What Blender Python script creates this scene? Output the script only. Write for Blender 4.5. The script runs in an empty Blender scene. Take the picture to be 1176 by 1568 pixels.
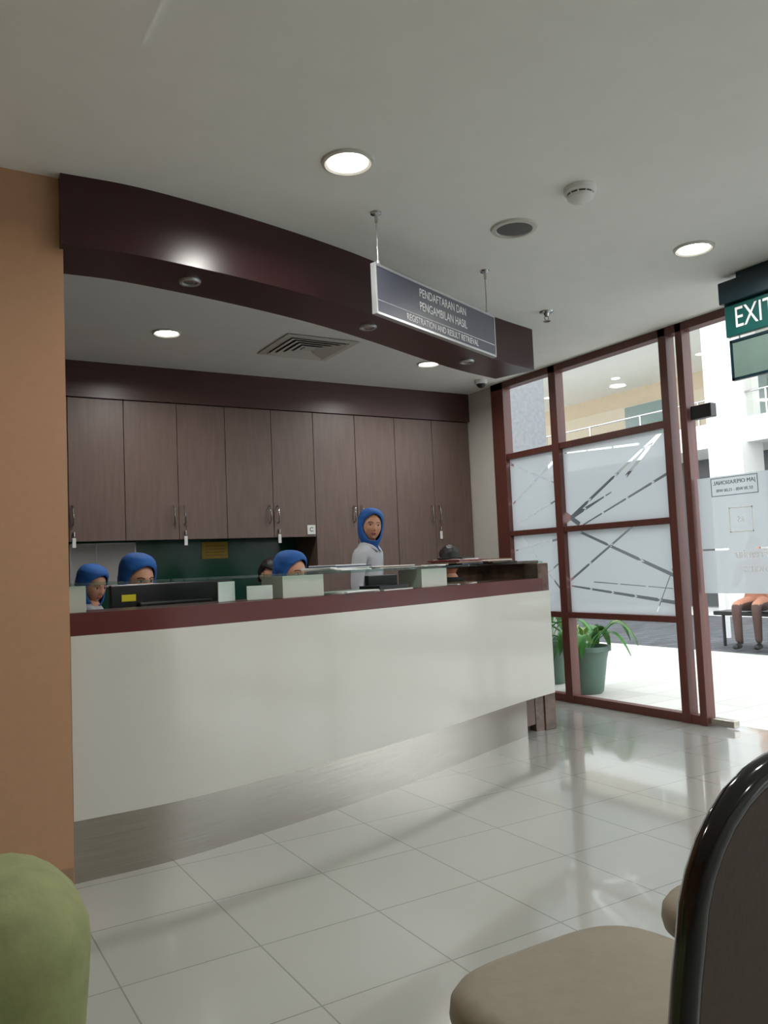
import bpy, bmesh, math, random
from math import *
from mathutils import Vector, Matrix, Euler
random.seed(7)
scene=bpy.context.scene
try:
    scene.view_settings.view_transform='Standard'
    scene.view_settings.look='None'
except Exception: pass
H=2.70; XW=4.62; YC=6.05; YB=6.47

# ---------------------------------------------------------------- materials
def lin(c):
    return tuple(((v/255)/12.92 if v/255<=.04045 else ((v/255+.055)/1.055)**2.4) for v in c)+(1,)
def mat(name,c,rough=.5,metal=0,noise=.06,scale=8,bump=0,spec=.5,stretch=None,coat=0):
    m=bpy.data.materials.new(name);m.use_nodes=True
    nt=m.node_tree;b=nt.nodes['Principled BSDF']
    b.inputs['Roughness'].default_value=rough;b.inputs['Metallic'].default_value=metal
    b.inputs['Specular IOR Level'].default_value=spec
    if coat: b.inputs['Coat Weight'].default_value=coat; b.inputs['Coat Roughness'].default_value=.08
    tc=nt.nodes.new('ShaderNodeTexCoord');mp=nt.nodes.new('ShaderNodeMapping')
    if stretch: mp.inputs['Scale'].default_value=stretch
    n=nt.nodes.new('ShaderNodeTexNoise');n.inputs['Scale'].default_value=scale;n.inputs['Detail'].default_value=4
    cr=nt.nodes.new('ShaderNodeValToRGB')
    L=lin(c)
    cr.color_ramp.elements[0].position=.3;cr.color_ramp.elements[1].position=.7
    cr.color_ramp.elements[0].color=tuple(v*(1-noise) for v in L[:3])+(1,)
    cr.color_ramp.elements[1].color=tuple(min(1,v*(1+noise)) for v in L[:3])+(1,)
    nt.links.new(tc.outputs['Object'],mp.inputs[0]);nt.links.new(mp.outputs[0],n.inputs['Vector'])
    nt.links.new(n.outputs[0],cr.inputs[0]);nt.links.new(cr.outputs[0],b.inputs['Base Color'])
    if bump:
        bp=nt.nodes.new('ShaderNodeBump');bp.inputs['Strength'].default_value=bump;bp.inputs['Distance'].default_value=.01
        nt.links.new(n.outputs[0],bp.inputs['Height']);nt.links.new(bp.outputs[0],b.inputs['Normal'])
    return m
def emis(name,c,s):
    m=bpy.data.materials.new(name);m.use_nodes=True;nt=m.node_tree;nt.nodes.clear()
    e=nt.nodes.new('ShaderNodeEmission');o=nt.nodes.new('ShaderNodeOutputMaterial')
    e.inputs[0].default_value=lin(c);e.inputs[1].default_value=s;nt.links.new(e.outputs[0],o.inputs[0]);return m
def glassmat(name,tint=(1,1,1,1),refl=1.0):
    m=bpy.data.materials.new(name);m.use_nodes=True;nt=m.node_tree;nt.nodes.clear()
    t=nt.nodes.new('ShaderNodeBsdfTransparent');g=nt.nodes.new('ShaderNodeBsdfGlossy');g.inputs['Roughness'].default_value=.02
    t.inputs[0].default_value=tint
    f=nt.nodes.new('ShaderNodeLayerWeight');f.inputs[0].default_value=.5
    pw=nt.nodes.new('ShaderNodeMath');pw.operation='POWER';pw.inputs[1].default_value=5
    mu=nt.nodes.new('ShaderNodeMath');mu.operation='MULTIPLY_ADD';mu.inputs[1].default_value=.9*refl;mu.inputs[2].default_value=.045*refl
    x=nt.nodes.new('ShaderNodeMixShader');o=nt.nodes.new('ShaderNodeOutputMaterial')
    nt.links.new(f.outputs['Facing'],pw.inputs[0]);nt.links.new(pw.outputs[0],mu.inputs[0]);nt.links.new(mu.outputs[0],x.inputs[0])
    nt.links.new(t.outputs[0],x.inputs[1]);nt.links.new(g.outputs[0],x.inputs[2]);nt.links.new(x.outputs[0],o.inputs[0]);return m
def frostmat(name,lines):
    """frosted film; clear cut strips are given as ((y,z),(y,z),w0,w1) in metres on the glass plane"""
    m=bpy.data.materials.new(name);m.use_nodes=True;nt=m.node_tree;nt.nodes.clear()
    N=nt.nodes.new
    def M(op,a,b=None,c=None):
        n=N('ShaderNodeMath');n.operation=op
        for i,v in enumerate((a,b,c)):
            if v is None: continue
            if isinstance(v,(int,float)): n.inputs[i].default_value=v
            else: nt.links.new(v,n.inputs[i])
        return n.outputs[0]
    tc=N('ShaderNodeTexCoord');sp=N('ShaderNodeSeparateXYZ');nt.links.new(tc.outputs['Object'],sp.inputs[0])
    y,z=sp.outputs[1],sp.outputs[2]
    cur=None
    for k,(p,q,w0,w1) in enumerate(lines):
        dx,dz=q[0]-p[0],q[1]-p[1];L=hypot(dx,dz);dx/=L;dz/=L
        s=M('ADD',M('MULTIPLY',y,dx),M('MULTIPLY_ADD',z,dz,-(p[0]*dx+p[1]*dz)))
        d=M('ABSOLUTE',M('ADD',M('MULTIPLY',y,-dz),M('MULTIPLY_ADD',z,dx,(p[0]*dz-p[1]*dx))))
        w=M('MULTIPLY_ADD',s,(w1-w0)/L*.62,w0*.62)
        ins=M('LESS_THAN',d,w)
        ins=M('MULTIPLY',ins,M('MULTIPLY',M('GREATER_THAN',s,0),M('LESS_THAN',s,L)))
        fr=M('FRACT',M('MULTIPLY_ADD',s,3.1+.7*(k%3),M('MULTIPLY',d,9.0)))
        ins=M('MULTIPLY',ins,M('GREATER_THAN',fr,.08))
        cur=ins if cur is None else M('MAXIMUM',cur,ins)
    tr=N('ShaderNodeBsdfTransparent')
    tl=N('ShaderNodeBsdfTranslucent');tl.inputs[0].default_value=(.42,.45,.47,1)
    df=N('ShaderNodeBsdfDiffuse');df.inputs[0].default_value=(.6,.62,.63,1)
    a=N('ShaderNodeMixShader');a.inputs[0].default_value=.3
    nt.links.new(tl.outputs[0],a.inputs[1]);nt.links.new(df.outputs[0],a.inputs[2])
    a2=N('ShaderNodeMixShader');a2.inputs[0].default_value=.06;tr2=N('ShaderNodeBsdfTransparent')
    nt.links.new(a.outputs[0],a2.inputs[1]);nt.links.new(tr2.outputs[0],a2.inputs[2]);a=a2
    o=N('ShaderNodeOutputMaterial')
    x=N('ShaderNodeMixShader');nt.links.new(cur,x.inputs[0]);nt.links.new(a.outputs[0],x.inputs[1]);nt.links.new(tr.outputs[0],x.inputs[2]);nt.links.new(x.outputs[0],o.inputs[0])
    return m

M_ceil=mat('ceiling_paint',(238,239,235),.8,noise=.015)
M_white=mat('white_wall_paint',(205,203,196),.7,noise=.02)
M_peach=mat('peach_wall',(180,139,106),.6,noise=.03,scale=30,bump=.02)
M_base=mat('skirting_tan',(150,122,98),.5)
M_wood=mat('cabinet_laminate',(110,90,83),.42,noise=.12,scale=3,stretch=(14,14,1.2))
M_wooddk=mat('bulkhead_laminate',(80,54,50),.35,noise=.1,scale=3,stretch=(1.2,14,14))
M_maroon=mat('maroon_laminate',(55,24,28),.28,noise=.06,scale=5)
M_maroon2=mat('maroon_counter_band',(86,32,28),.3,noise=.05,scale=5)
M_frame=mat('window_frame_red_timber',(96,54,46),.4,noise=.12,scale=4,stretch=(12,12,1))
M_panel=mat('white_gloss_laminate',(203,202,194),.18,noise=.01,coat=.25)
M_steel=mat('brushed_steel',(182,176,168),.27,1,noise=.10,scale=4,stretch=(.8,.8,90))
M_chrome=mat('chrome',(190,190,190),.15,1,noise=.02)
M_stone=mat('brown_marble',(104,82,70),.25,noise=.35,scale=14)
M_black=mat('black_plastic',(16,16,18),.35,noise=.1)
M_throat=mat('diffuser_throat',(90,90,88),.7)
M_blackgl=mat('black_gloss_frame',(10,10,12),.12,noise=.1,coat=.5)
M_green=mat('green_backpainted_glass',(24,84,64),.15,noise=.05)
M_pap=mat('paper',(228,228,226),.7,noise=.03)
M_box=mat('counter_block_laminate',(196,195,186),.4,noise=.03)
M_signbg=mat('sign_grey',(78,80,94),.35,noise=.04)
M_txt=mat('sign_lettering',(235,235,235),.5)
M_alu=mat('aluminium',(185,188,190),.3,.6)
M_teal=mat('exit_box_teal',(18,42,50),.3)
M_exit=mat('exit_panel_green',(20,80,76),.3)
M_exit2=mat('exit_lower_panel',(108,128,122),.2)
M_beige=mat('beige_vinyl',(132,122,104),.5,noise=.05,scale=40,bump=.1)
M_beigedk=mat('shaded_brown_vinyl',(72,58,48),.6,noise=.08,scale=60,bump=.1)  # brown vinyl, with the shadow on the chair back put into its colour
M_olive=mat('green_upholstery',(134,140,94),.75,noise=.12,scale=25,bump=.25)
M_pot=mat('green_pot',(84,108,96),.45,noise=.08)
M_soil=mat('soil',(50,38,30),.9)
M_leaf=mat('leaf',(60,124,46),.45,noise=.35,scale=9)
M_leaf2=mat('leaf_light',(128,160,70),.45,noise=.3,scale=9)
M_coat=mat('white_uniform',(192,194,200),.8,noise=.03,scale=15,bump=.1)
M_hij=mat('blue_hijab',(32,92,168),.75,noise=.12,scale=10,bump=.2)
M_skin=mat('skin',(206,152,122),.55,noise=.05,scale=20)
M_lip=mat('lip',(160,80,74),.5)
M_hair=mat('black_hair',(14,12,12),.5,noise=.3,scale=30,bump=.3)
M_trous=mat('dark_trousers',(32,34,44),.8)
M_brtr=mat('brown_trousers',(84,60,54),.8)
M_shoe=mat('shoe_leather',(20,18,18),.4)
M_eyew=mat('eye_white',(225,222,215),.3)
M_eyed=mat('eye_dark',(20,12,10),.2)
M_glow=emis('lamp_diffuser',(255,252,240),14)
M_glass=glassmat('clear_glass',(.96,.98,.97,1))
M_ledge=glassmat('ledge_glass',(.70,.84,.79,1),1.0)
M_yellow=mat('yellow_notice',(196,168,70),.6)
M_yel2=mat('yellow_sticker',(225,205,40),.6)
M_bfold=mat('brown_folder',(120,84,60),.6)
M_blue=mat('blue_folder',(40,52,90),.5)
M_red=mat('red_folder',(120,35,35),.5)
M_extwhite=mat('exterior_white_paint',(232,232,228),.7,noise=.02)
M_extbeige=mat('exterior_beige_wall',(204,186,160),.7,noise=.03)
M_extgrey=mat('exterior_stone_cladding',(134,136,138),.8,noise=.12,scale=20)
M_orange=mat('orange_shirt',(186,130,104),.8)
M_jean=mat('blue_jeans',(44,56,84),.8)

# ---------------------------------------------------------------- helpers
COL=bpy.context.collection
def empty(name,loc=(0,0,0)):
    e=bpy.data.objects.new(name,None);e.empty_display_size=.1;e.location=loc;COL.objects.link(e);return e
def link(o,parent=None):
    COL.objects.link(o)
    if parent is not None: o.parent=parent
    return o
def obj(name,me,mats,parent=None,smooth=False):
    o=bpy.data.objects.new(name,me)
    for m in (mats if isinstance(mats,(list,tuple)) else [mats]): me.materials.append(m)
    if smooth:
        for p in me.polygons: p.use_smooth=True
    return link(o,parent)
def box(name,x0,x1,y0,y1,z0,z1,m,parent=None,bev=0,seg=2):
    bm=bmesh.new();bmesh.ops.create_cube(bm,size=1)
    cx,cy,cz=(x0+x1)/2,(y0+y1)/2,(z0+z1)/2
    for v in bm.verts: v.co=Vector((v.co.x*(x1-x0),v.co.y*(y1-y0),v.co.z*(z1-z0)))
    if bev: bmesh.ops.bevel(bm,geom=bm.edges[:],offset=bev,segments=seg,affect='EDGES',profile=.5)
    for v in bm.verts: v.co+=Vector((cx,cy,cz))
    me=bpy.data.meshes.new(name);bm.to_mesh(me);bm.free()
    return obj(name,me,m,parent,smooth=bool(bev) and seg>2)
def lathe(name,prof,m,parent=None,loc=(0,0,0),n=40,smooth=True):
    bm=bmesh.new();rings=[]
    for r,z in prof:
        rings.append([bm.verts.new((loc[0]+r*cos(2*pi*i/n),loc[1]+r*sin(2*pi*i/n),loc[2]+z)) for i in range(n)])
    for a,b in zip(rings,rings[1:]):
        for i in range(n): bm.faces.new((a[i],a[(i+1)%n],b[(i+1)%n],b[i]))
    if prof[0][0]>0: bm.faces.new(rings[0])
    if prof[-1][0]>0: bm.faces.new(rings[-1])
    bmesh.ops.recalc_face_normals(bm,faces=bm.faces)
    me=bpy.data.meshes.new(name);bm.to_mesh(me);bm.free()
    o=obj(name,me,m,parent,smooth)
    if smooth:
        try: me.set_sharp_from_angle(angle=radians(40))
        except Exception: pass
    return o
def tube(name,pts,r,m,parent=None,n=10,cyclic=False):
    cu=bpy.data.curves.new(name,'CURVE');cu.dimensions='3D';cu.bevel_depth=r;cu.bevel_resolution=4;cu.use_fill_caps=True
    s=cu.splines.new('POLY');s.points.add(len(pts)-1)
    for i,p in enumerate(pts): s.points[i].co=(*p,1)
    s.use_cyclic_u=cyclic
    o=bpy.data.objects.new(name,cu);cu.materials.append(m);COL.objects.link(o)
    bpy.context.view_layer.update()
    me=bpy.data.meshes.new_from_object(o.evaluated_get(bpy.context.evaluated_depsgraph_get()))
    bpy.data.objects.remove(o)
    me.materials.clear()
    return obj(name,me,m,parent,True)
def text(name,s,size,origin,xax,yax,m,parent=None,align='CENTER',ext=.001,sx=1.0):
    cu=bpy.data.curves.new(name,'FONT');cu.body=s;cu.size=size;cu.align_x=align;cu.align_y='CENTER';cu.extrude=ext
    o=bpy.data.objects.new(name,cu);COL.objects.link(o)
    x=Vector(xax).normalized();y=Vector(yax).normalized();z=x.cross(y)
    bpy.context.view_layer.update()
    me=bpy.data.meshes.new_from_object(o.evaluated_get(bpy.context.evaluated_depsgraph_get()))
    bpy.data.objects.remove(o)
    Mx=Matrix((( x[0]*sx,y[0],z[0],origin[0]),(x[1]*sx,y[1],z[1],origin[1]),(x[2]*sx,y[2],z[2],origin[2]),(0,0,0,1)))
    me.transform(Mx);me.materials.clear()
    return obj(name,me,m,parent)
def catmull(P,n=6):
    P=[Vector(p) for p in P];P=[P[0]*2-P[1]]+P+[P[-1]*2-P[-2]];o=[]
    for i in range(1,len(P)-2):
        for k in range(n):
            t=k/n;a,b,c,d=P[i-1:i+3]
            o.append(.5*((2*b)+(c-a)*t+(2*a-5*b+4*c-d)*t*t+(3*b-a-3*c+d)*t**3))
    o.append(P[-2]);return o
def ribbon(name,curve,o0,o1,z0,z1,m,parent=None,bev=0):
    bm=bmesh.new();n=len(curve);R=[]
    for i,p in enumerate(curve):
        t=(curve[min(i+1,n-1)]-curve[max(i-1,0)]).normalized();nn=Vector((-t.y,t.x))
        a=p+nn*o0;b=p+nn*o1
        R.append([bm.verts.new((q.x,q.y,z)) for q,z in ((a,z0),(b,z0),(b,z1),(a,z1))])
    for a,b in zip(R,R[1:]):
        for k in range(4): bm.faces.new((a[k],b[k],b[(k+1)%4],a[(k+1)%4]))
    bm.faces.new(R[0]);bm.faces.new(R[-1])
    bmesh.ops.recalc_face_normals(bm,faces=bm.faces)
    me=bpy.data.meshes.new(name);bm.to_mesh(me);bm.free()
    o=obj(name,me,m,parent,True)
    try: me.set_sharp_from_angle(angle=radians(35))
    except Exception: pass
    return o

# ---------------------------------------------------------------- floor (tiles 0.42 m)
def tilemat(name,c,c2,mortar,size,off,rough,ms=.004,coat=0):
    m=bpy.data.materials.new(name);m.use_nodes=True;nt=m.node_tree;b=nt.nodes['Principled BSDF']
    tc=nt.nodes.new('ShaderNodeTexCoord');mp=nt.nodes.new('ShaderNodeMapping');mp.inputs['Location'].default_value=(-off[0],-off[1],0)
    br=nt.nodes.new('ShaderNodeTexBrick');br.offset=0;br.squash=1
    br.inputs['Color1'].default_value=lin(c);br.inputs['Color2'].default_value=lin(c2);br.inputs['Mortar'].default_value=lin(mortar)
    br.inputs['Scale'].default_value=1;br.inputs['Mortar Size'].default_value=ms;br.inputs['Mortar Smooth'].default_value=.1
    br.inputs['Brick Width'].default_value=size[0];br.inputs['Row Height'].default_value=size[1]
    nt.links.new(tc.outputs['Object'],mp.inputs[0]);nt.links.new(mp.outputs[0],br.inputs['Vector'])
    nt.links.new(br.outputs[0],b.inputs['Base Color'])
    b.inputs['Roughness'].default_value=rough
    b.inputs['Specular IOR Level'].default_value=.5
    if coat: b.inputs['Coat Weight'].default_value=coat;b.inputs['Coat Roughness'].default_value=.045;b.inputs['Coat IOR'].default_value=1.5
    return m
M_tile=tilemat('floor_tile_polished',(162,163,157),(158,159,153),(124,125,120),(.42,.42),(.12,.34),.16,.0026,coat=.6)
box('floor',-3.1,XW+.12,-3.1,YB+.1,-.1,0,M_tile)
box('ceiling',-3.1,XW+.12,-3.1,YB+.1,H,H+.12,M_ceil)
box('ceiling_drop',-3,.62,-3,2.30,H-.02,H+.01,M_ceil)
# ---------------------------------------------------------------- walls
CW=.565
box('wall_left',-3,CW,3.26,3.45,0,H,M_peach)
box('baseboard_left',-3,CW-.004,3.248,3.262,0,.09,M_base)
box('wall_west',-3.1,-3,-3.1,YB+.1,0,H,M_peach)
box('wall_south',-3,XW,-3.1,-3,0,H,M_white)
box('wall_north',-3,XW+.12,YB,YB+.1,0,H,M_white)
box('wall_east',XW-.02,XW+.1,5.66,YB,0,H,M_white)
# ---------------------------------------------------------------- ceiling fascia
F=catmull([(.55,3.21),(.81,3.20),(1.09,3.235),(1.42,3.30),(1.79,3.395),(2.11,3.50),(2.5,3.66),(2.9,3.84),(3.31,4.01),(3.72,4.13)])
F=[Vector((p.x,p.y)) for p in F]
fa=empty('curved_ceiling_fascia')
ribbon('beam',F,0,.32,2.42,H,M_maroon,fa)
for i,(x,y) in enumerate([(1.11,3.40),(2.17,3.69),(3.13,4.10)]):
    g=empty('soffit_spotlight' if i==0 else 'soffit_spotlight.%03d'%i)
    lathe('ring',[(.034,.001),(.034,-.010),(.044,-.012),(.048,-.006),(.048,.001)],M_alu,g,(x,y,2.42),24)
    lathe('lens',[(.001,-.004),(.02,-.007),(.034,-.006)],M_chrome,g,(x,y,2.42),20)
# ---------------------------------------------------------------- counter
C=catmull([(.57,3.28),(.96,3.295),(1.38,3.38),(1.78,3.48),(2.21,3.61),(2.6,3.75),(3.0,3.91),(3.41,4.07),(3.81,4.20)])
C=[Vector((p.x,p.y)) for p in C]
ct=empty('reception_counter')
ribbon('front_panel',C,0,.04,.245,.93,M_panel,ct)
ribbon('kick_plate',C[:-4],.055,.075,0,.26,M_steel,ct)
ribbon('maroon_band',C[:-1],.008,.30,.93,1.015,M_maroon2,ct)
ribbon('inner_carcass',C[:-2],.08,.30,.05,.93,M_wood,ct)
ribbon('glass_ledge',C[:-1],.0,.34,1.118,1.130,M_ledge,ct)
ribbon('desk_top',C[:-4],.305,.86,.715,.745,M_wood,ct)
for s in (2,20,40):
    p=C[s];t=(C[s+1]-C[s-1]).normalized();nn=Vector((-t.y,t.x))
    for q in (p+nn*.34,p+nn*.80): tube('desk_leg',[(q.x,q.y,0),(q.x,q.y,.72)],.02,M_steel,ct)
box('end_post',3.735,3.83,4.225,4.36,0,1.115,M_stone,ct,.004,2)
box('end_return_wall',3.76,3.83,4.36,5.2,0,1.115,M_stone,ct,.004,2)
box('end_return_top',3.66,3.85,4.34,5.25,1.115,1.135,M_stone,ct,.004,2)
box('end_kick_post',3.66,3.74,4.235,4.30,0,.25,M_stone,ct)
def along(s):
    for a,b in zip(C,C[1:]):
        if a.x<=s<=b.x:
            t=(s-a.x)/(b.x-a.x);p=a.lerp(b,t);d=(b-a).normalized();return p,d,Vector((-d.y,d.x))
    return C[-1],(C[-1]-C[-2]).normalized(),Vector((0,1))
def orbox(name,s,off,ln,dp,z0,z1,m,parent,rot=0,bev=.002):
    p,d,n=along(s);c=p+n*off
    a=atan2(d.y,d.x)+rot
    o=box(name,-ln/2,ln/2,-dp/2,dp/2,z0,z1,m,None,bev,2)
    o.data.transform(Matrix.Translation((c.x,c.y,0))@Matrix.Rotation(a,4,'Z'));
    if parent: o.parent=parent
    return o
for s,l in ((.60,.08),(1.66,.25),(2.62,.25)):
    orbox('ledge_support_block',s,.13,l,.16,1.015,1.118,M_box,ct)
# ---------------------------------------------------------------- cabinets
cb=empty('wall_cabinet')
xs=[.28,.665,1.055,1.445,1.84,2.22,2.61,2.985,3.38,3.78,4.18,4.595]
box('bulkhead',.1,4.60,YC-.02,YB-.005,2.44,H,M_wooddk,cb)
box('upper_carcass',.1,2.985,YC+.02,YB-.005,1.42,2.44,M_wood,cb)
box('tall_carcass',2.985,4.60,YC+.02,YB-.005,.0,2.44,M_wood,cb)
box('base_carcass',.1,2.985,YC-.1,YB-.005,0,.86,M_wood,cb)
box('base_worktop',.1,2.985,YC-.12,YB-.005,.86,.89,M_stone,cb)
for i,(a,b) in enumerate(zip(xs,xs[1:])):
    tall=a>2.97
    box('door_%d'%(i+1),a+.002,b-.002,YC,YC+.02,.06 if tall else 1.405,2.435,M_wood,cb,.0015,1)
for i,x in enumerate([1.08,1.80,1.88,2.575,2.645,3.345,3.42,4.14,4.22]):
    h=tube('handle_%d'%i,[(x,YC-.001,1.52),(x,YC-.03,1.53),(x,YC-.03,1.65),(x,YC-.001,1.66)],.006,M_chrome,cb)
for i,x in enumerate([1.085,1.885,2.65,4.225]):
    z=1.47
    tube('key_%d'%i,[(x,YC-.012,z),(x,YC-.012,z-.03)],.008,M_chrome,cb)
    box('key_tag_%d'%i,x-.012,x+.012,YC-.016,YC-.01,z-.11,z-.04,M_pap,cb)
box('green_glass_splashback',.1,2.985,YB-.02,YB-.008,.89,1.42,M_green,cb)
wb=empty('notice_whiteboard')
box('board',1.13,1.60,YB-.04,YB-.022,1.08,1.395,M_pap,wb)
box('edge_top',1.12,1.61,YB-.044,YB-.021,1.395,1.405,M_alu,wb);box('edge_bottom',1.12,1.61,YB-.044,YB-.021,1.07,1.08,M_alu,wb)
box('edge_l',1.12,1.13,YB-.044,YB-.021,1.07,1.405,M_alu,wb);box('edge_r',1.60,1.61,YB-.044,YB-.021,1.07,1.405,M_alu,wb)
box('divider',1.31,1.316,YB-.044,YB-.021,1.08,1.395,M_alu,wb)
yn=empty('yellow_notice');box('sheet',2.14,2.36,YB-.026,YB-.021,1.26,1.395,M_yellow,yn)
for k in range(4): box('line_%d'%k,2.17,2.33,YB-.0275,YB-.0258,1.285+.025*k,1.289+.025*k,M_bfold,yn)
cs=empty('counter_letter_card');box('card',2.90,2.972,YC-.008,YC-.0005,1.425,1.50,M_pap,cs)
text('letter','C',.05,(2.936,YC-.0095,1.463),(1,0,0),(0,0,1),M_black,cs)
# ---------------------------------------------------------------- window wall
fr=empty('window_frame')
X0,X1=XW-.05,XW+.04
def post(n,y0,y1,z0=0,z1=H,x0=X0,x1=X1): return box(n,x0,x1,y0,y1,z0,z1,M_frame,fr,.003,1)
post('post_1',5.50,5.665);post('post_2',4.84,4.92,);post('post_3',3.735,3.80);post('post_4',3.60,3.655)
for z,t in ((.03,.06),(.69,.045),(1.37,.045),(2.04,.05)):
    box('rail_%d'%int(z*100),X0+.01,X1-.01,3.79,5.55,z-t/2,z+t/2,M_frame,fr,.003,1)
box('head',X0,X1,-3,5.66,H-.055,H,M_frame,fr)
box('gap_sill',X0+.01,X1-.01,3.655,3.74,0,.06,M_frame,fr)
for i,y in enumerate((1.66,.6,-.6,-1.8,-2.95)): post('post_s%d'%i,y-.035,y+.035)
for z in (.03,.69,1.37,2.04): box('rail_s%d'%int(z*100),X0+.01,X1-.01,-2.95,1.66,z-.025,z+.025,M_frame,fr)
def vplane(name,x,y0,y1,z0,z1,m,parent=None):
    me=bpy.data.meshes.new(name);me.from_pydata([(x,y0,z0),(x,y1,z0),(x,y1,z1),(x,y0,z1)],[],[(0,1,2,3)]);return obj(name,me,m,parent)
vplane('window_1',XW,3.66,5.50,.06,H-.05,M_glass)
vplane('window_2',XW,-2.95,1.66,.06,H-.05,M_glass)
filmL=[((5.50,1.62),(4.92,1.95),.012,.02),((5.50,1.98),(4.92,1.74),.02,.008),((5.45,1.45),(4.92,1.62),.008,.012),
 ((5.50,1.22),(4.92,1.30),.010,.016),((5.50,.80),(4.92,1.12),.016,.01),((5.4,1.34),(4.92,.86),.006,.016)]
filmB=[((4.86,1.42),(3.80,2.03),.022,.012),((4.84,1.98),(4.05,1.94),.006,.014),((4.84,1.44),(4.35,1.62),.03,.006),((4.20,1.72),(3.80,2.04),.02,.02),
 ((4.70,1.38),(3.82,1.70),.008,.016),((4.86,1.50),(4.70,1.40),.03,.03),
 ((4.70,1.34),(3.80,.98),.016,.022),((4.84,.96),(4.15,1.36),.016,.012),((4.84,.92),(3.80,.80),.010,.022),((4.0,.72),(3.80,1.10),.006,.006),((4.6,.95),(3.84,.90),.006,.004)]
M_frost=frostmat('frosted_film',filmL+filmB)
ff=empty('frosted_window_film')
vplane('film_a',XW-.006,4.92,5.50,.71,1.35,M_frost,ff);vplane('film_b',XW-.006,4.92,5.50,1.39,2.02,M_frost,ff)
vplane('film_c',XW-.006,3.80,4.84,.71,1.35,M_frost,ff);vplane('film_d',XW-.006,3.80,4.84,1.39,2.02,M_frost,ff)
vplane('film_e',XW-.006,-2.95,1.62,.71,2.02,M_frost,ff)
M_frost2=frostmat('door_film',[((3.6,1.155),(3.38,1.155),.010,.010),((3.2,1.155),(1.7,1.155),.008,.008)])
for k,(ya,yb) in enumerate(((2.635,3.585),(1.68,2.625))):
    d=empty('door_%d'%(k+1))
    vplane('leaf',XW,ya,yb,.01,2.08,M_glass,d)
    vplane('film',XW-.004,ya,yb,.87,1.63,M_frost2,d)
    hy=yb if k==0 else ya
    s=-1 if k==0 else 1
    box('patch_top',XW-.03,XW+.03,min(hy,hy+s*.16),max(hy,hy+s*.16),2.03,2.12,M_black,d,.003,1)
    box('patch_bottom',XW-.03,XW+.03,min(hy,hy+s*.17),max(hy,hy+s*.17),.01,.055,M_steel,d,.003,1)
    yh=ya+.07 if k==0 else yb-.07
    tube('pull_handle',[(XW-.01,yh,.85),(XW-.06,yh,.85),(XW-.06,yh,1.45),(XW-.01,yh,1.45)],.012,M_chrome,d)
vplane('window_3',XW,1.68,3.60,2.12,H-.05,M_glass)
dt=empty('door_lettering')
xx=XW-.007
M_lt=mat('film_lettering',(100,108,116),.6);M_lw=mat('film_lettering_white',(250,250,250),.6)
text('hours_1','JAM OPERASIONAL',.036,(xx,3.31,1.585),(0,1,0),(0,0,1),M_lt,dt)
text('hours_2','07.30 WIB - 15.00 WIB',.028,(xx,3.31,1.535),(0,1,0),(0,0,1),M_lt,dt)
def frame2(n,y0,y1,z0,z1,t,m):
    for i,(a,b,c,e) in enumerate(((y0,y1,z0,z0+t),(y0,y1,z1-t,z1),(y0,y0+t,z0,z1),(y1-t,y1,z0,z1))): box(n+'_%d'%i,xx-.001,xx+.001,a,b,c,e,m,dt)
frame2('hours_frame',3.14,3.48,1.50,1.62,.004,M_lt)
frame2('logo_frame',3.19,3.36,1.26,1.42,.007,M_lw)
text('logo','RS',.05,(xx,3.275,1.34),(0,1,0),(0,0,1),M_lw,dt)
text('name_1','RS Premier',.075,(xx,3.17,1.12),(0,1,0),(0,0,1),M_lw,dt)
text('name_2','Bintaro',.075,(xx,3.17,1.03),(0,1,0),(0,0,1),M_lw,dt)
# ---------------------------------------------------------------- ceiling fittings
PW=13
def downlight(name,x,y,r=.095,z=H):
    g=empty(name)
    lathe('trim_ring',[(r*.80,.002),(r*.80,-.006),(r*.9,-.012),(r,-.008),(r*1.02,.001)],M_white,g,(x,y,z))
    lathe('diffuser',[(.001,-.0045),(r*.5,-.004),(r*.79,-.003)],M_glow,g,(x,y,z))
    l=bpy.data.lights.new('lamp','AREA');l.shape='DISK';l.size=r*1.5;l.energy=PW;l.color=(1,.985,.94);l.spread=radians(165)
    o=bpy.data.objects.new('lamp',l);o.location=(x,y,z-.02);COL.objects.link(o);o.parent=g
dl=[(1.50,2.65),(3.52,2.66),(1.51,5.12),(3.58,5.18),
    (-.6,2.3),(1.5,.4),(3.52,.4),(-.6,.2),(1.5,-1.8),(3.52,-1.8),(-.6,-1.8),(-2.2,2.0),(-2.2,-.6)]  # unseen downlights, added out of view to light the room
for i,(x,y) in enumerate(dl):
    downlight('downlight' if i==0 else 'downlight.%03d'%i,x,y,.1 if y<4 else .09)
g=empty('ceiling_speaker')
lathe('rim',[(.082,-.004),(.086,-.012),(.105,-.010),(.112,.001)],M_white,g,(2.50,2.86,H))
M_grille=mat('speaker_grille',(92,92,90),.6,noise=.3,scale=300)
lathe('grille',[(.001,-.009),(.05,-.008),(.083,-.005)],M_grille,g,(2.50,2.86,H))
g=empty('smoke_detector')
lathe('base',[(.068,.001),(.068,-.02),(.060,-.026)],M_pap,g,(2.49,2.42,H))
lathe('vent',[(.055,-.026),(.05,-.036)],M_grille,g,(2.49,2.42,H))
lathe('cap',[(.056,-.034),(.054,-.046),(.036,-.058),(.001,-.062)],M_pap,g,(2.49,2.42,H))
for k in range(10):
    a=2*pi*k/10;tube('rib_%d'%k,[(2.49+.052*cos(a),2.42+.052*sin(a),H-.024),(2.49+.052*cos(a),2.42+.052*sin(a),H-.038)],.004,M_pap,g)
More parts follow.
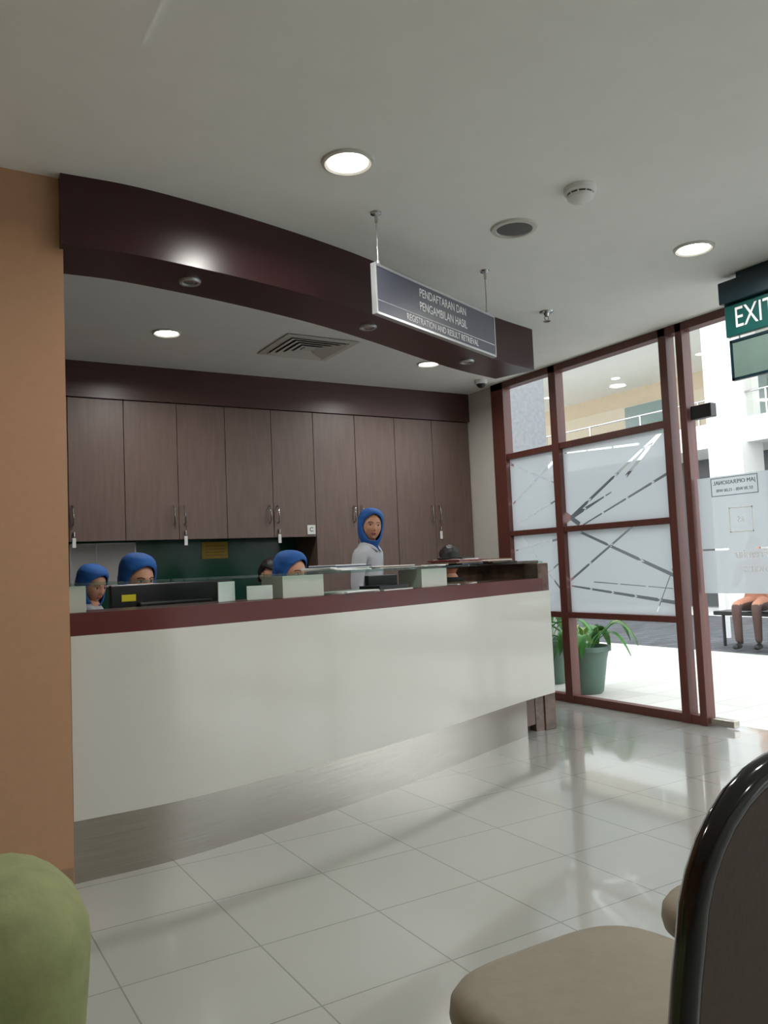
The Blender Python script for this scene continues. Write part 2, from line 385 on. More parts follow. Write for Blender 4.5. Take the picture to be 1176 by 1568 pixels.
for i,(x,y) in enumerate([(3.54,3.79)]):
    g=empty('fire_sprinkler')
    lathe('escutcheon',[(.045,.001),(.042,-.006),(.018,-.012),(.012,-.03)],M_chrome,g,(x,y,H))
    tube('frame_a',[(x-.014,y,H-.025),(x-.017,y,H-.045),(x,y,H-.06)],.003,M_chrome,g);tube('frame_b',[(x+.014,y,H-.025),(x+.017,y,H-.045),(x,y,H-.06)],.003,M_chrome,g)
    lathe('deflector',[(.001,-.058),(.024,-.06),(.024,-.063)],M_chrome,g,(x,y,H))
g=empty('ceiling_security_camera')
lathe('base',[(.055,.001),(.055,-.025),(.047,-.035)],M_pap,g,(4.34,5.50,H))
lathe('dome',[(.040,-.033),(.036,-.050),(.022,-.064),(.001,-.070)],M_black,g,(4.34,5.50,H))
g=empty('ceiling_air_diffuser')
cx,cy=2.50,5.10
def sqring(name,h0,h1,z0,z1,m):
    bm=bmesh.new()
    a=[bm.verts.new((cx+sx*h0,cy+sy*h0,z0)) for sx,sy in ((-1,-1),(1,-1),(1,1),(-1,1))]
    b=[bm.verts.new((cx+sx*h1,cy+sy*h1,z1)) for sx,sy in ((-1,-1),(1,-1),(1,1),(-1,1))]
    for i in range(4): bm.faces.new((a[i],a[(i+1)%4],b[(i+1)%4],b[i]))
    me=bpy.data.meshes.new(name);bm.to_mesh(me);bm.free();o=obj(name,me,m,g)
    s=o.modifiers.new('s','SOLIDIFY');s.thickness=.004;return o
sqring('flange',.27,.22,H-.006,H-.008,M_white)
box('throat',cx-.215,cx+.215,cy-.215,cy+.215,H-.003,H+.001,M_throat,g)
for k,hh in enumerate((.215,.17,.125,.08)): sqring('louvre_%d'%k,hh,hh-.038,H-.018,H-.006,M_white)
box('core',cx-.038,cx+.038,cy-.038,cy+.038,H-.016,H-.010,M_white,g)
# ---------------------------------------------------------------- hanging sign
sg=empty('hanging_department_sign')
A=Vector((1.80,2.985));B=Vector((2.77,3.39));D=(B-A).normalized();Nn=Vector((D.y,-D.x))
def sgbox(n,s0,s1,t0,t1,z0,z1,m):
    o=box(n,s0,s1,t0,t1,z0,z1,m,None,.0015,1)
    o.data.transform(Matrix.Translation((A.x,A.y,0))@Matrix.Rotation(atan2(D.y,D.x),4,'Z'));o.parent=sg;return o
LS=(B-A).length
sgbox('board',0,LS,-.010,.010,2.245,2.455,M_signbg)
sgbox('top_rail',-.008,LS+.008,-.014,.014,2.452,2.464,M_alu);sgbox('bottom_rail',-.008,LS+.008,-.014,.014,2.236,2.248,M_alu)
sgbox('left_rail',-.010,0,-.014,.014,2.236,2.464,M_alu);sgbox('right_rail',LS,LS+.010,-.014,.014,2.236,2.464,M_alu)
sgbox('rule',.0,LS,-.0115,-.0095,2.300,2.303,M_txt)
def sgtext(s,size,z,sx):
    c=A+D*LS*.52+Nn*.0115;text('lettering',s,size,(c.x,c.y,z),(D.x,D.y,0),(0,0,1),M_txt,sg,sx=sx,ext=.0004)
sgtext('PENDAFTARAN DAN',.058,2.412,.78);sgtext('PENGAMBILAN HASIL',.058,2.348,.78);sgtext('REGISTRATION AND RESULT RETRIEVAL',.044,2.274,.82)
for s in (.03,LS-.05):
    p=A+D*s
    tube('rod',[(p.x,p.y,2.46),(p.x,p.y,H)],.003,M_alu,sg)
    lathe('ceiling_cup',[(.026,.001),(.024,-.008),(.008,-.016),(.006,-.045)],M_chrome,sg,(p.x,p.y,H),20)
    lathe('clamp',[(.001,.02),(.009,.02),(.009,0)],M_alu,sg,(p.x,p.y,2.46),16)
# ---------------------------------------------------------------- exit sign
ex=empty('exit_sign')
box('housing',4.02,4.14,2.18,2.90,2.535,2.66,M_teal,ex,.004,1)
box('hanger',4.05,4.11,2.4,2.8,2.655,2.70,M_teal,ex)
box('panel',4.06,4.09,2.20,2.895,2.350,2.535,M_exit,ex,.003,1)
text('lettering','EXIT',.165,(4.058,2.835,2.442),(0,-1,0),(0,0,1),M_txt,ex,align='LEFT',sx=.74)
box('lower_panel',4.07,4.085,2.20,2.87,2.11,2.32,M_exit2,ex,.003,1)
for a,b,c,d_ in ((2.19,2.88,2.315,2.33),(2.19,2.88,2.10,2.115),(2.865,2.88,2.10,2.33),(2.19,2.205,2.10,2.33)): box('lower_frame',4.065,4.09,a,b,c,d_,M_teal,ex)
for y in (2.3,2.82): tube('link',[(4.075,y,2.32),(4.075,y,2.36)],.004,M_chrome,ex)

# ---------------------------------------------------------------- people
def skinmesh(nodes,edges,subdiv=2,root=0):
    me=bpy.data.meshes.new('sk');me.from_pydata([n[0] for n in nodes],edges,[])
    o=bpy.data.objects.new('sk',me);COL.objects.link(o)
    md=o.modifiers.new('Skin','SKIN');md.use_smooth_shade=True
    for i,n in enumerate(nodes):
        sv=me.skin_vertices[0].data[i];sv.radius=(n[1],n[2]);sv.use_root=(i==root);sv.use_loose=False
    sb=o.modifiers.new('Sub','SUBSURF');sb.levels=subdiv;sb.render_levels=subdiv
    bpy.context.view_layer.update()
    r=bpy.data.meshes.new_from_object(o.evaluated_get(bpy.context.evaluated_depsgraph_get()))
    bpy.data.objects.remove(o);return r
def head_mesh():
    bm=bmesh.new();bmesh.ops.create_uvsphere(bm,u_segments=72,v_segments=56,radius=1)
    for v in bm.verts:
        x,y,z=v.co
        X=x*.072;Y=y*.090;Z=z*.112
        if z<0:
            k=1-.26*(-z)**1.8; X*=k
            if y>0: Y*=1-.02*(-z)
            else: Y*=1-.30*(-z)
        if y>0:
            g=lambda cx,cz,sx,sz: exp(-((X-cx)/sx)**2-((Z-cz)/sz)**2)
            Y+=.017*g(0,-.026,.012,.011)+.009*g(0,-.006,.009,.022)
            Y-=.008*g(.030,.006,.016,.010)+.008*g(-.030,.006,.016,.010)
            Y+=.004*g(0,.026,.045,.010)
            Y+=.006*g(0,-.056,.022,.010)
            Y-=.003*g(0,-.073,.018,.006);Y+=.008*g(0,-.090,.022,.014)
            Y+=.004*g(.042,-.025,.020,.018)+.004*g(-.042,-.025,.020,.018)
        v.co=(X,Y,Z)
    me=bpy.data.meshes.new('head');bm.to_mesh(me);bm.free();return me
def ell(me_name,loc,sx,sy,sz,m,parent,M,n=16):
    bm=bmesh.new();bmesh.ops.create_uvsphere(bm,u_segments=n,v_segments=n//2+2,radius=1)
    bmesh.ops.transform(bm,matrix=M@Matrix.Translation(loc)@Matrix.Diagonal((sx,sy,sz,1)),verts=bm.verts)
    me=bpy.data.meshes.new(me_name);bm.to_mesh(me);bm.free();return obj(me_name,me,m,parent,True)
def build_head(parent,M,cover='hijab',hij=None):
    hm=head_mesh()
    def fy(x,z):
        return max(v.co.y for v in hm.vertices if abs(v.co.x-x)<.006 and abs(v.co.z-z)<.006)
    F={k:fy(*k) for k in ((.030,.006),(.014,.026),(.030,.031),(.047,.025),(0,-.051),(0,-.060))}
    hm2=hm.copy();hm2.transform(M);obj('head',hm2,M_skin,parent,True)
    for s in (-1,1):
        y=F[(.030,.006)]
        ell('eye',(s*.030,y-.0045,.006),.0130,.0075,.0060,M_eyew,parent,M)
        ell('iris',(s*.030,y+.0018,.006),.0055,.0020,.0055,M_eyed,parent,M)
        o=tube('eyebrow',[(s*.014,F[(.014,.026)]+.0005,.025),(s*.030,F[(.030,.031)]+.0005,.030),(s*.047,F[(.047,.025)],.024)],.0024,M_hair,parent);o.data.transform(M)
        o=tube('eyelid',[(s*.017,y-.001,.009),(s*.024,y+.001,.0125),(s*.034,y+.001,.0125),(s*.043,y-.003,.008)],.0015,M_hair,parent);o.data.transform(M)
        ell('nostril',(s*.008,F[(0,-.051)]+.004,-.032),.006,.007,.005,M_skin,parent,M)
        if cover=='hair': ell('ear',(s*.074,-.004,-.006),.008,.018,.028,M_skin,parent,M)
    ell('upper_lip',(0,F[(0,-.051)]-.0035,-.053),.021,.006,.0042,M_lip,parent,M);ell('lower_lip',(0,F[(0,-.060)]-.003,-.060),.017,.006,.0048,M_lip,parent,M)
    if cover=='hijab':
        prof=[(.138,.001,.001,-.014),(.135,.032,.038,-.014),(.124,.060,.074,-.016),(.102,.080,.098,-.018),(.07,.090,.110,-.018),(.03,.094,.114,-.018),
              (-.01,.093,.113,-.018),(-.05,.088,.106,-.014),(-.080,.080,.097,-.010),(-.100,.073,.090,-.006),(-.118,.064,.078,-.006),(-.145,.060,.066,-.008),(-.175,.075,.068,-.014)]
        bm=bmesh.new();n=72;R=[]
        def P(z):
            for a,b in zip(prof,prof[1:]):
                if a[0]>=z>=b[0]:
                    t=(a[0]-z)/(a[0]-b[0]);return [a[i]*(1-t)+b[i]*t for i in (1,2,3)]
        zs=[.138,.1365,.135,.130,.124,.113,.102]+[.102-.011*k for k in range(1,25)]+[-.175]
        zc,hz,wa=-.012,.100,1.10
        V=[]
        for z in zs:
            rx,ry,oy=P(z);row=[]
            for i in range(n):
                a=2*pi*i/n;da=abs((a-pi/2+pi)%(2*pi)-pi)
                f=1+.016*sin(a*5+z*70)*(1 if z<.08 else .3)
                row.append((bm.verts.new((rx*cos(a)*f,oy+ry*sin(a)*f,z)),sqrt((da/wa)**2+((z-zc)/hz)**2)))
            V.append(row)
        for j in range(len(V)-1):
            for i in range(n):
                q=[V[j][i],V[j][(i+1)%n],V[j+1][(i+1)%n],V[j+1][i]]
                if sum(k[1] for k in q)/4<1: continue
                bm.faces.new([k[0] for k in q])
        for v in [v for v in bm.verts if not v.link_faces]: bm.verts.remove(v)
        be=[e for e in bm.edges if e.is_boundary]
        bv=set(v for e in be for v in e.verts if -.118<v.co.z<.1 and v.co.y>0)
        for it in range(8):
            new={}
            for v in bv:
                nb=[e.other_vert(v) for e in v.link_edges if e.is_boundary]
                if len(nb)==2: new[v]=v.co*.4+(nb[0].co+nb[1].co)*.3
            for v,c in new.items(): v.co=c
        for v in bv: v.co.x*=.87; v.co.y-=.004
        bmesh.ops.transform(bm,matrix=M,verts=bm.verts)
        bmesh.ops.recalc_face_normals(bm,faces=bm.faces)
        me=bpy.data.meshes.new('hijab');bm.to_mesh(me);bm.free()
        o=obj('hijab',me,hij or M_hij,parent,True)
        s=o.modifiers.new('sol','SOLIDIFY');s.thickness=.006;s.offset=0
        s=o.modifiers.new('sub','SUBSURF');s.levels=1;s.render_levels=1
    else:
        bm=bmesh.new();bmesh.ops.create_uvsphere(bm,u_segments=40,v_segments=30,radius=1)
        kill=[]
        for v in bm.verts:
            x,y,z=v.co
            if (y>.15 and z<.45) or (z<-.55): kill.append(v)
            w=1+.02*sin(x*25)+.02*sin(z*18+y*9)
            v.co=(x*.084*w,y*.100*w-.006,z*.124*w+.006)
        bmesh.ops.delete(bm,geom=kill,context='VERTS')
        bmesh.ops.transform(bm,matrix=M,verts=bm.verts)
        me=bpy.data.meshes.new('hair');bm.to_mesh(me);bm.free();o=obj('hair',me,M_hair,parent,True)
        s=o.modifiers.new('sol','SOLIDIFY');s.thickness=.012;s.offset=-1
def hand(parent,W,dirv,M,side):
    d=Vector(dirv).normalized();up=Vector((0,0,1)) if abs(d.z)<.8 else Vector((0,1,0))
    lat=d.cross(up).normalized();up=lat.cross(d).normalized()
    W=Vector(W)
    nodes=[(W,.022,.018),(W+d*.04,.034,.015),(W+d*.08,.036,.014)]
    me=skinmesh([(tuple(n[0]),n[1],n[2]) for n in nodes],[(0,1),(1,2)],2);me.transform(M);obj('palm',me,M_skin,parent,True)
    for k,(o_,ln) in enumerate(((-.028,.062),(-.010,.074),(.009,.070),(.027,.055))):
        b=W+d*.075+lat*o_
        p=[b,b+d*ln*.45-up*.004,b+d*ln*.78-up*.016,b+d*ln*.95-up*.030]
        me=skinmesh([(tuple(q),r,r) for q,r in zip(p,(.0095,.009,.008,.0065))],[(0,1),(1,2),(2,3)],1);me.transform(M);obj('finger_%d'%k,me,M_skin,parent,True)
    s=side
    b=W+d*.025+lat*s*.022
    p=[b,b+d*.025+lat*s*.024,b+d*.052+lat*s*.032-up*.006]
    me=skinmesh([(tuple(q),r,r) for q,r in zip(p,(.012,.010,.0075))],[(0,1),(1,2)],1);me.transform(M);obj('thumb',me,M_skin,parent,True)
def person(name,loc,face,pose,top,headdir=None,headtilt=0,cover='hijab',torso=M_coat,legs=M_trous,headroll=0,hij=None,hs=.95):
    g=empty(name)
    ang=atan2(face[1],face[0])-pi/2
    M=Matrix.Translation((loc[0],loc[1],0))@Matrix.Rotation(ang,4,'Z')
    hc=top-(.14 if cover=='hijab' else .13)*hs
    sh=hc-.185*hs
    if pose=='stand':
        pz=sh-.40;kz=pz*.53
        hips=[(s*.085,0,pz-.05) for s in (-1,1)];knees=[(s*.09,.01,kz) for s in (-1,1)];ank=[(s*.09,-.02,.07) for s in (-1,1)];toe=[(s*.10,.13,.035) for s in (-1,1)]
    else:
        pz=.50
        hips=[(s*.09,.03,pz) for s in (-1,1)];knees=[(s*.11,.42,.50) for s in (-1,1)];ank=[(s*.11,.40,.07) for s in (-1,1)];toe=[(s*.12,.54,.035) for s in (-1,1)]
    ty=0 if pose=='stand' else -.01
    n=[((0,ty,pz),.14,.10),((0,ty,pz+.14),.115,.085),((0,ty-.005,(pz+sh)/2+.09),.135,.095),((0,ty-.01,sh-.03),.115,.08),((0,ty,sh+.04),.052,.052),((0,ty+.012,hc-.07),.044,.046)]
    e=[(0,1),(1,2),(2,3),(3,4),(4,5)]
    cat=['t','t','t','t','n','n']
    wr=[]
    for s in (-1,1):
        if pose=='stand': pts=[(s*.155,ty-.01,sh-.01),(s*.195,-.03,sh-.27),(s*.15,.17,sh-.36)]
        else: pts=[(s*.160,ty-.01,sh-.02),(s*.215,.06,sh-.25),(s*.13,.28,.80)]
        i=len(n);n+= [(pts[0],.058,.058),(pts[1],.046,.046),(pts[2],.032,.030)];e+=[(3,i),(i,i+1),(i+1,i+2)];cat+=['t','t','t']
        wr.append((pts[2],Vector(pts[2])-Vector(pts[1]),s))
    for k in (0,1):
        i=len(n);n+=[(hips[k],.095,.095),(knees[k],.062,.062),(ank[k],.040,.042)];e+=[(0,i),(i,i+1),(i+1,i+2)];cat+=['l']*3
    me=skinmesh(n,e,2)
    zs=[Vector(q[0]) for q in n]
    body=bpy.data.objects.new('body',me)
    me.materials.clear()
    for m_ in (torso,legs,M_skin): me.materials.append(m_)
    for p in me.polygons:
        c=p.center
        k=min(range(len(zs)),key=lambda i:(zs[i]-c).length)
        mi={'t':0,'l':1,'n':2}[cat[k]]
        if pose=='stand' and mi!=2: mi=1 if (c.z<pz-.13 and abs(c.x)<.18) else 0
        if pose!='stand' and mi!=2: mi=1 if (c.z<pz+.02 and c.z<.66) or c.z<.52 else 0
        if mi==2 and (c.z<sh+.035 or hypot(c.x,c.y-ty)>.062): mi=0
        p.material_index=mi
        p.use_smooth=True
    me.transform(M);COL.objects.link(body);body.parent=g
    for k in (0,1):
        a=Vector(ank[k]);t=Vector(toe[k])
        sm=skinmesh([((a.x,a.y-.03,.045),.04,.04),((a.x,(a.y+t.y)/2,.042),.042,.034),(tuple(t),.036,.028)],[(0,1),(1,2)],2);sm.transform(M);obj('shoe',sm,M_shoe,g,True)
    for w,dv,s in wr:
        if pose!='stand': dv=Vector((-s*.25,1,-.08))
        hand(g,w,dv,M,-s)
    bm=bmesh.new();nn=36;R=[]
    for r,z in ((.064,-.005),(.063,.020),(.067,.026),(.090,-.006)):
        R.append([bm.verts.new((r*cos(2*pi*(i+.5)/nn),r*.95*sin(2*pi*(i+.5)/nn),z-(.045*max(0,sin(2*pi*(i+.5)/nn))**3))) for i in range(nn)])
    for a_,b_ in zip(R,R[1:]):
        for i in range(nn):
            da=abs((2*pi*(i+1)/nn-pi/2+pi)%(2*pi)-pi)
            if da<.28: continue
            bm.faces.new((a_[i],a_[(i+1)%nn],b_[(i+1)%nn],b_[i]))
    bmesh.ops.transform(bm,matrix=M@Matrix.Translation((0,ty,sh+.035)),verts=bm.verts)
    me=bpy.data.meshes.new('collar');bm.to_mesh(me);bm.free();o=obj('collar',me,torso,g,True)
    s_=o.modifiers.new('s','SOLIDIFY');s_.thickness=.003
    hd=headdir or face
    a2=atan2(hd[1],hd[0])-pi/2
    MH=Matrix.Translation((loc[0],loc[1],0))@Matrix.Rotation(ang,4,'Z')@Matrix.Translation((0,ty+.02,hc))@Matrix.Rotation(a2-ang,4,'Z')@Matrix.Rotation(headroll,4,'Y')@Matrix.Rotation(-headtilt,4,'X')@Matrix.Scale(hs,4)
    build_head(g,MH,cover,hij)
    return g
def office_chair(name,x,y,face):
    g=empty(name);ang=atan2(face[1],face[0])-pi/2
    M=Matrix.Translation((x,y,0))@Matrix.Rotation(ang,4,'Z')
    parts=[box('seat',-.22,.22,-.20,.22,.35,.40,M_black,g,.02,3),box('back',-.20,.20,-.27,-.22,.52,.88,M_black,g,.02,3),
      tube('back_arm',[(0,-.15,.36),(0,-.29,.38),(0,-.28,.62)],.016,M_black,g),tube('column',[(0,0,.06),(0,0,.36)],.025,M_steel,g)]
    for k in range(5):
        a=2*pi*k/5+.3;parts.append(tube('foot_%d'%k,[(0,0,.09),(.27*cos(a),.27*sin(a),.06)],.014,M_black,g))
        parts.append(lathe('caster_%d'%k,[(.001,0),(.022,.008),(.027,.025),(.022,.045),(.001,.052)],M_black,g,(.27*cos(a),.27*sin(a),0),12))
    for p in parts: p.data.transform(M)
person('receptionist',(2.83,4.92),(.62,-.78),'stand',1.548,headdir=(-.22,-.97),headroll=-.10,hs=.93)
person('receptionist.001',(1.07,4.24),(-.1,-1),'sit',1.262,headdir=(.25,-1),headtilt=.25)
person('receptionist.002',(1.94,4.28),(.2,-1),'sit',1.255,headdir=(.35,-1),headtilt=.12)
person('receptionist.003',(1.00,5.05),(.7,-.5),'sit',1.225,headdir=(.4,-.8),headtilt=.3,hs=.9)
person('office_worker',(2.26,5.35),(.2,-1),'sit',1.235,cover='hair',headtilt=.4)
person('office_worker.001',(3.46,4.85),(.1,1),'sit',1.275,cover='hair',headtilt=.1,torso=mat('dark_shirt',(30,30,36),.8))
for i,(x,y,f) in enumerate([(1.07,4.24,(-.1,-1)),(1.94,4.28,(.2,-1)),(1.0,5.05,(.7,-.5)),(2.26,5.35,(.2,-1)),(3.46,4.85,(.1,1))]):
    office_chair('office_chair' if i==0 else 'office_chair.%03d'%i,x,y,f)
person('visitor',(8.75,5.52),(-.9,-.1),'sit',1.30,cover='hair',torso=M_jean,legs=M_jean)
person('visitor.001',(8.78,6.10),(-.9,-.3),'sit',1.28,cover='hair',torso=M_orange,legs=M_brtr)
bn=empty('courtyard_bench')
box('seat',8.62,9.05,4.9,6.6,.36,.41,M_black,bn,.01,2)
for x in (8.68,9.0):
    for y in (5.0,6.5): tube('leg',[(x,y,-.015),(x,y,.37)],.02,M_black,bn)

# ---------------------------------------------------------------- counter-top objects
def monitor(name,x,y,w,h,top,ang,sticker=True):
    g=empty(name);M=Matrix.Translation((x,y,0))@Matrix.Rotation(ang,4,'Z')
    ps=[box('screen',-w/2,w/2,-.015,.015,top-h,top,M_black,g,.006,2),box('back_bulge',-w*.3,w*.3,-.04,-.012,top-h*.8,top-h*.25,M_black,g,.01,2),
        box('neck',-.03,.03,-.05,-.02,.76,top-h*.4,M_black,g),box('foot',-.11,.11,-.11,.08,.745,.76,M_black,g,.004,2)]
    if sticker: ps.append(box('sticker',-w/2+.05,-w/2+.115,-.0165,-.0152,top-.075,top-.045,M_yel2,g))
    for p in ps: p.data.transform(M)
monitor('computer_monitor',1.12,3.80,.60,.32,1.110,radians(6))
monitor('computer_monitor.001',2.50,4.22,.28,.26,1.09,radians(20),False)
def pile(name,s,off,z,items,rot0=0):
    g=empty(name)
    for k,(ln,dp,t,m) in enumerate(items):
        orbox('sheet_%d'%k,s+random.uniform(-.03,.03),off+random.uniform(-.012,.012),ln,dp,z,z+t,m,g,rot0+random.uniform(-.16,.16),.0008);z+=t
pile('paper_stack',2.00,.17,1.1305,[(.30,.21,.006,M_pap)]*3+[(.26,.2,.005,M_blue),(.24,.18,.006,M_pap)],.2)
pile('paper_stack.001',2.38,.18,1.1305,[(.30,.21,.005,M_pap),(.30,.21,.004,M_bfold),(.28,.20,.005,M_pap)],-.2)
pile('paper_stack.002',2.70,.20,1.1305,[(.26,.20,.004,M_pap)]*2,.15)
pile('folder_pile',3.02,.18,1.1305,[(.30,.22,.008,M_blue),(.30,.22,.008,M_bfold),(.28,.2,.006,M_pap),(.30,.22,.008,M_red),(.24,.18,.006,M_pap),(.22,.16,.008,M_black)],.1)
pile('folder_pile.001',3.42,.20,1.1305,[(.30,.22,.008,M_black),(.28,.22,.008,M_bfold),(.26,.2,.006,M_pap),(.24,.18,.007,M_bfold)],-.15)
pile('folder_pile.002',1.98,.60,.7455,[(.3,.22,.03,M_pap),(.3,.22,.03,M_bfold)],.1)
lc=empty('document_holder')
for k,(s,a) in enumerate(((1.30,.35),(1.44,-.35))):
    orbox('card_%d'%k,s,.14-.05*k,.12,.006,1.016,1.105-.025*k,M_pap,lc,a)
pile('desk_papers',1.98,.12,1.0155,[(.30,.21,.006,M_pap),(.28,.2,.006,M_pap)],.1)
pile('desk_papers.001',2.28,.12,1.0155,[(.24,.2,.006,M_pap),(.22,.15,.02,M_black)],-.1)
pile('desk_papers.002',2.95,.14,1.0155,[(.26,.2,.006,M_pap),(.24,.2,.006,M_bfold)],.2)

# ---------------------------------------------------------------- foreground chairs
def waiting_chair(name,dx,dy):
    g=empty(name)
    bm=bmesh.new();n=64;R=[]
    cx,cy=.990+dx,.955+dy;hx,hy=.238,.250
    for (k,z) in ((.93,.385),(.985,.392),(1.0,.41),(.99,.432),(.95,.447),(.85,.456),(.6,.463),(.3,.466)):
        ring=[]
        for i in range(n):
            a=2*pi*i/n;e=2/4.2
            ring.append(bm.verts.new((cx+hx*k*copysign(abs(cos(a))**e,cos(a)),cy+hy*k*copysign(abs(sin(a))**e,sin(a)),z)))
        R.append(ring)
    for a_,b_ in zip(R,R[1:]):
        for i in range(n): bm.faces.new((a_[i],a_[(i+1)%n],b_[(i+1)%n],b_[i]))
    bm.faces.new(R[0]);bm.faces.new(R[-1]);bmesh.ops.recalc_face_normals(bm,faces=bm.faces)
    me=bpy.data.meshes.new('seat');bm.to_mesh(me);bm.free();obj('seat',me,M_beige,g,True)
    xl,xr=.692+dx,1.215+dx
    def yb(z): return .635+dy-(z-.45)*.10
    hoop=[(xl,yb(.40),.40)]+[(xl+.022*(z-.4)/.3,yb(z),z) for z in (.5,.6,.7)]
    r=.16;top=.905
    for k in range(9):
        a=pi-(pi/2)*k/8;hoop.append((xl+.028+r+r*cos(a),yb(top-r+r*sin(a)),top-r+r*sin(a)))
    hoop2=[(xl+xr-x,y,z) for x,y,z in hoop[::-1]]
    tube('back_frame',hoop+hoop2,.016,M_blackgl,g)
    bm=bmesh.new();out=[(x,z) for x,y,z in hoop[1:]+hoop2[:-1]]
    mx=(xl+xr)/2
    fr_=[];bk=[]
    for x,z in out:
        fr_.append(bm.verts.new((mx+(x-mx)*.97,yb(z)+.022,.5+(z-.5)*.985)));bk.append(bm.verts.new((mx+(x-mx)*.97,yb(z)-.012,.5+(z-.5)*.985)))
    m_=len(out)
    for i in range(m_): bm.faces.new((fr_[i],fr_[(i+1)%m_],bk[(i+1)%m_],bk[i]))
    bm.faces.new(fr_);bm.faces.new(bk);bmesh.ops.recalc_face_normals(bm,faces=bm.faces)
    me=bpy.data.meshes.new('back_pad');bm.to_mesh(me);bm.free();obj('back_pad',me,M_beigedk,g)
    for x in (xl,xr):
        tube('rear_leg',[(x,yb(.42),.42),(x,.62+dy,.20),(x,.56+dy,.012)],.0125,M_blackgl,g)
        tube('side_rail',[(x,yb(.40),.40),(x+(.08 if x==xl else -.02),1.08+dy,.385),(x+.06,1.11+dy,.36),(x+.06,1.13+dy,.012)],.0125,M_blackgl,g)
waiting_chair('waiting_chair',0,0)
waiting_chair('waiting_chair.001',.55,.03)
waiting_chair('waiting_chair.002',1.10,.06)
ga=empty('green_armchair')
def soft(name,x0,x1,y0,y1,z0,z1,r,wob=.008):
    o=box(name,x0,x1,y0,y1,z0,z1,M_olive,ga,r,6)
    bmm=bmesh.new();bmm.from_mesh(o.data)
    bmesh.ops.subdivide_edges(bmm,edges=[e for e in bmm.edges if e.calc_length()>.08],cuts=6,use_grid_fill=True)
    for v in bmm.verts:
        v.co+=Vector((sin(v.co.y*17+v.co.z*9),sin(v.co.x*15+v.co.z*11),sin(v.co.x*13+v.co.y*19)))*wob
    bmm.to_mesh(o.data);bmm.free()
    for p in o.data.polygons:p.use_smooth=True
    return o
soft('back',-.62,.215,1.06,1.33,.30,.788,.11)
soft('seat',-.55,.14,.62,1.12,.18,.44,.07)
soft('arm',.02,.215,.55,1.12,.18,.60,.07);soft('arm_far',-.62,-.44,.55,1.12,.18,.60,.07)
soft('base',-.60,.18,.60,1.30,.06,.34,.04,.003)
for x in (-.52,.10):
    for y in (.66,1.24): tube('leg',[(x,y,.08),(x,y,.005)],.022,M_black,ga)

# ---------------------------------------------------------------- outside
box('courtyard_ground',XW+.12,8.2,-8,22,-.12,-.02,tilemat('court_paving',(222,220,212),(200,196,188),(170,166,158),(.6,.3),(0,0),.6))
box('courtyard_gravel_strip',8.2,12.6,-8,22,-.12,-.015,tilemat('grey_cobbles',(74,76,80),(98,100,104),(60,60,62),(.22,.12),(0,0),.8,.012))
box('courtyard_far_ground',12.6,40,-8,30,-.12,-.02,M_extwhite)
box('exterior_stone_wall',XW+.3,7.35,8.0,8.3,0,6.5,M_extgrey)
gb=empty('opposite_building')
GC=5.35
box('floor_slab',13.0,22,2,26,3.05,3.5,M_extwhite,gb)
box('upper_ceiling',12.8,22,2,26,GC,7.4,M_extwhite,gb)
box('gallery_wall',16.2,16.4,2,26,3.5,GC,M_extbeige,gb)
box('ground_wall',14.5,14.7,2,26,0,3.05,mat('shopfront_dark',(60,64,66),.3),gb)
for i,y in enumerate((4.6,9.35,15.8)): box('column_%d'%i,12.85,13.45,y-.35,y+.35,0,GC,M_extwhite,gb)
vplane('gallery_balustrade_glass',13.05,2,26,3.5,4.2,M_glass,gb)
for i in range(16): tube('baluster_%d'%i,[(13.04,3+1.4*i,3.5),(13.04,3+1.4*i,3.95)],.02,M_chrome,gb)
tube('handrail',[(13.04,2,3.95),(13.04,26,3.95)],.02,M_chrome,gb)
M_glow2=emis('gallery_lamp',(255,255,245),6)
for i in range(8): lathe('gallery_lamp_%d'%i,[(.001,-.005),(.10,-.004)],M_glow2,gb,(14.8,4+2.4*i,GC),20)
for y0,y1 in ((10.6,11.5),(13.4,14.6),(19,20)): box('gallery_door',16.14,16.2,y0,y1,3.5,4.9,M_exit2,gb)
ln=empty('courtyard_lantern');lathe('body',[(.001,2.05),(.07,2.07),(.09,2.2),(.06,2.35),(.06,2.5),(.03,2.56),(.001,2.6)],M_pap,ln,(9.5,7.05,0),20)
tube('pole',[(9.5,7.05,-.015),(9.5,7.05,2.08)],.03,M_pap,ln)
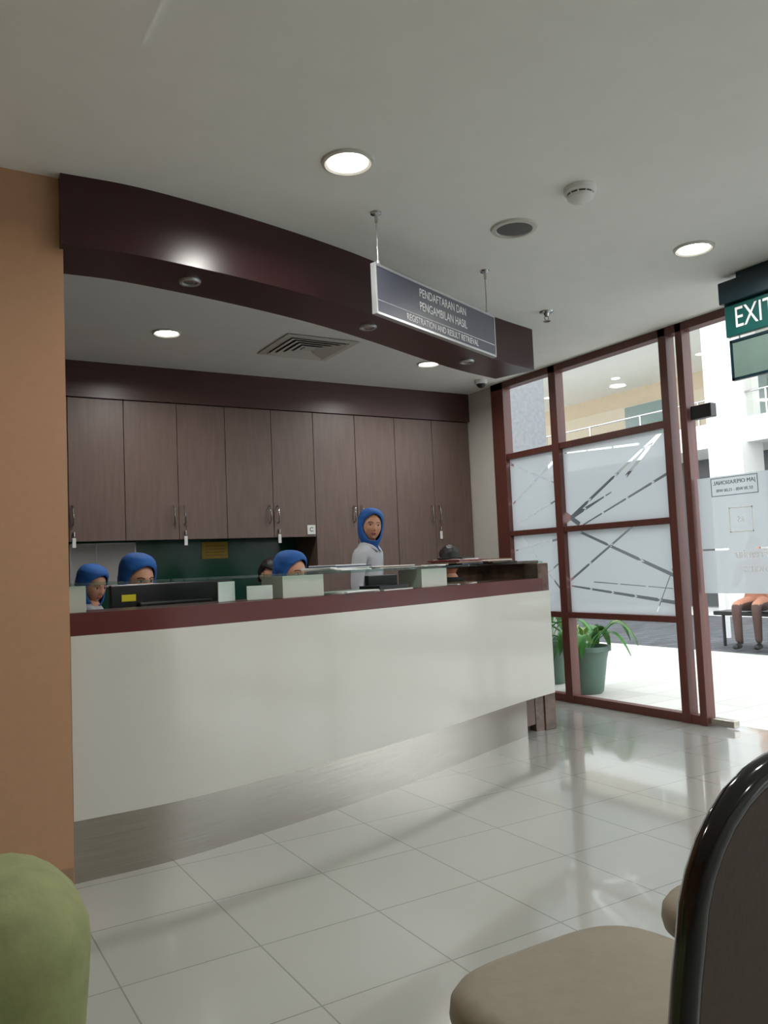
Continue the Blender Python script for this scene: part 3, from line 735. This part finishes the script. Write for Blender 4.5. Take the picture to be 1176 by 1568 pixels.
def potted(name,x,y,s=1,leaves=26):
    g=empty(name)
    lathe('pot',[(.001,-.02),(.14*s,-.02),(.16*s,.0),(.205*s,.30*s),(.225*s,.38*s),(.245*s,.385*s),(.245*s,.43*s),(.22*s,.43*s),(.205*s,.38*s),(.001,.37*s)],M_pot,g,(x,y,0),40)
    lathe('soil',[(.001,.385*s),(.20*s,.38*s)],M_soil,g,(x,y,0),24)
    for k in range(leaves):
        a=random.uniform(0,2*pi);L=random.uniform(.20,.34)*s;ri=random.uniform(.25,.6)*s;r0=.06*s
        base=Vector((x+r0*cos(a),y+r0*sin(a),.38*s));d=Vector((cos(a),sin(a),0));tip=base+d*random.uniform(.06,.24)*s+Vector((0,0,ri*.45))
        tube('stem',[tuple(base),tuple(base.lerp(tip,.5)+Vector((0,0,.03))),tuple(tip)],.004,M_leaf,g)
        bm=bmesh.new();n=7;side=Vector((-sin(a),cos(a),0));prev=None
        for j in range(n+1):
            t=j/n;w=.045*s*sin(pi*min(1,t*.93+.05))**.8+.001
            c=tip+d*L*t*.8+Vector((0,0,.05*sin(pi*t)-.20*t*t))*s
            row=[bm.verts.new(c-side*w+Vector((0,0,.012))),bm.verts.new(c),bm.verts.new(c+side*w+Vector((0,0,.012)))]
            if prev:
                bm.faces.new((prev[0],prev[1],row[1],row[0]));bm.faces.new((prev[1],prev[2],row[2],row[1]))
            prev=row
        me=bpy.data.meshes.new('leaf');bm.to_mesh(me);bm.free();obj('leaf',me,M_leaf2 if k%4==0 else M_leaf,g,True)
potted('potted_plant',5.10,5.22,.88)
potted('potted_plant.001',5.28,5.86,.9,16)

# ---------------------------------------------------------------- world
w=bpy.data.worlds.new('sky');scene.world=w;w.use_nodes=True
bg=w.node_tree.nodes['Background']
tc=w.node_tree.nodes.new('ShaderNodeTexCoord');sp=w.node_tree.nodes.new('ShaderNodeSeparateXYZ');cr=w.node_tree.nodes.new('ShaderNodeValToRGB')
cr.color_ramp.elements[0].position=.0;cr.color_ramp.elements[0].color=(.87,.90,.94,1);cr.color_ramp.elements[1].position=.6;cr.color_ramp.elements[1].color=(.88,.93,.98,1)
w.node_tree.links.new(tc.outputs['Generated'],sp.inputs[0]);w.node_tree.links.new(sp.outputs[2],cr.inputs[0]);w.node_tree.links.new(cr.outputs[0],bg.inputs[0])
bg.inputs[1].default_value=3.3

# ---------------------------------------------------------------- camera
ps,th,ro=radians(31.04),radians(3.69),radians(2.47)
R=Vector((cos(ps),-sin(ps),0));F0=Vector((sin(ps),cos(ps),0));Z=Vector((0,0,1))
Fw=F0*cos(th)+Z*sin(th);U=-F0*sin(th)+Z*cos(th)
ix=R*cos(ro)-U*sin(ro);iy=R*sin(ro)+U*cos(ro)
cd=bpy.data.cameras.new('camera');cd.sensor_fit='VERTICAL';cd.sensor_height=36;cd.lens=1250.5/1568*36;cd.clip_start=.02
co=bpy.data.objects.new('camera',cd);COL.objects.link(co)
co.matrix_world=Matrix(((ix.x,iy.x,-Fw.x,0),(ix.y,iy.y,-Fw.y,0),(ix.z,iy.z,-Fw.z,1.15),(0,0,0,1)))
scene.camera=co
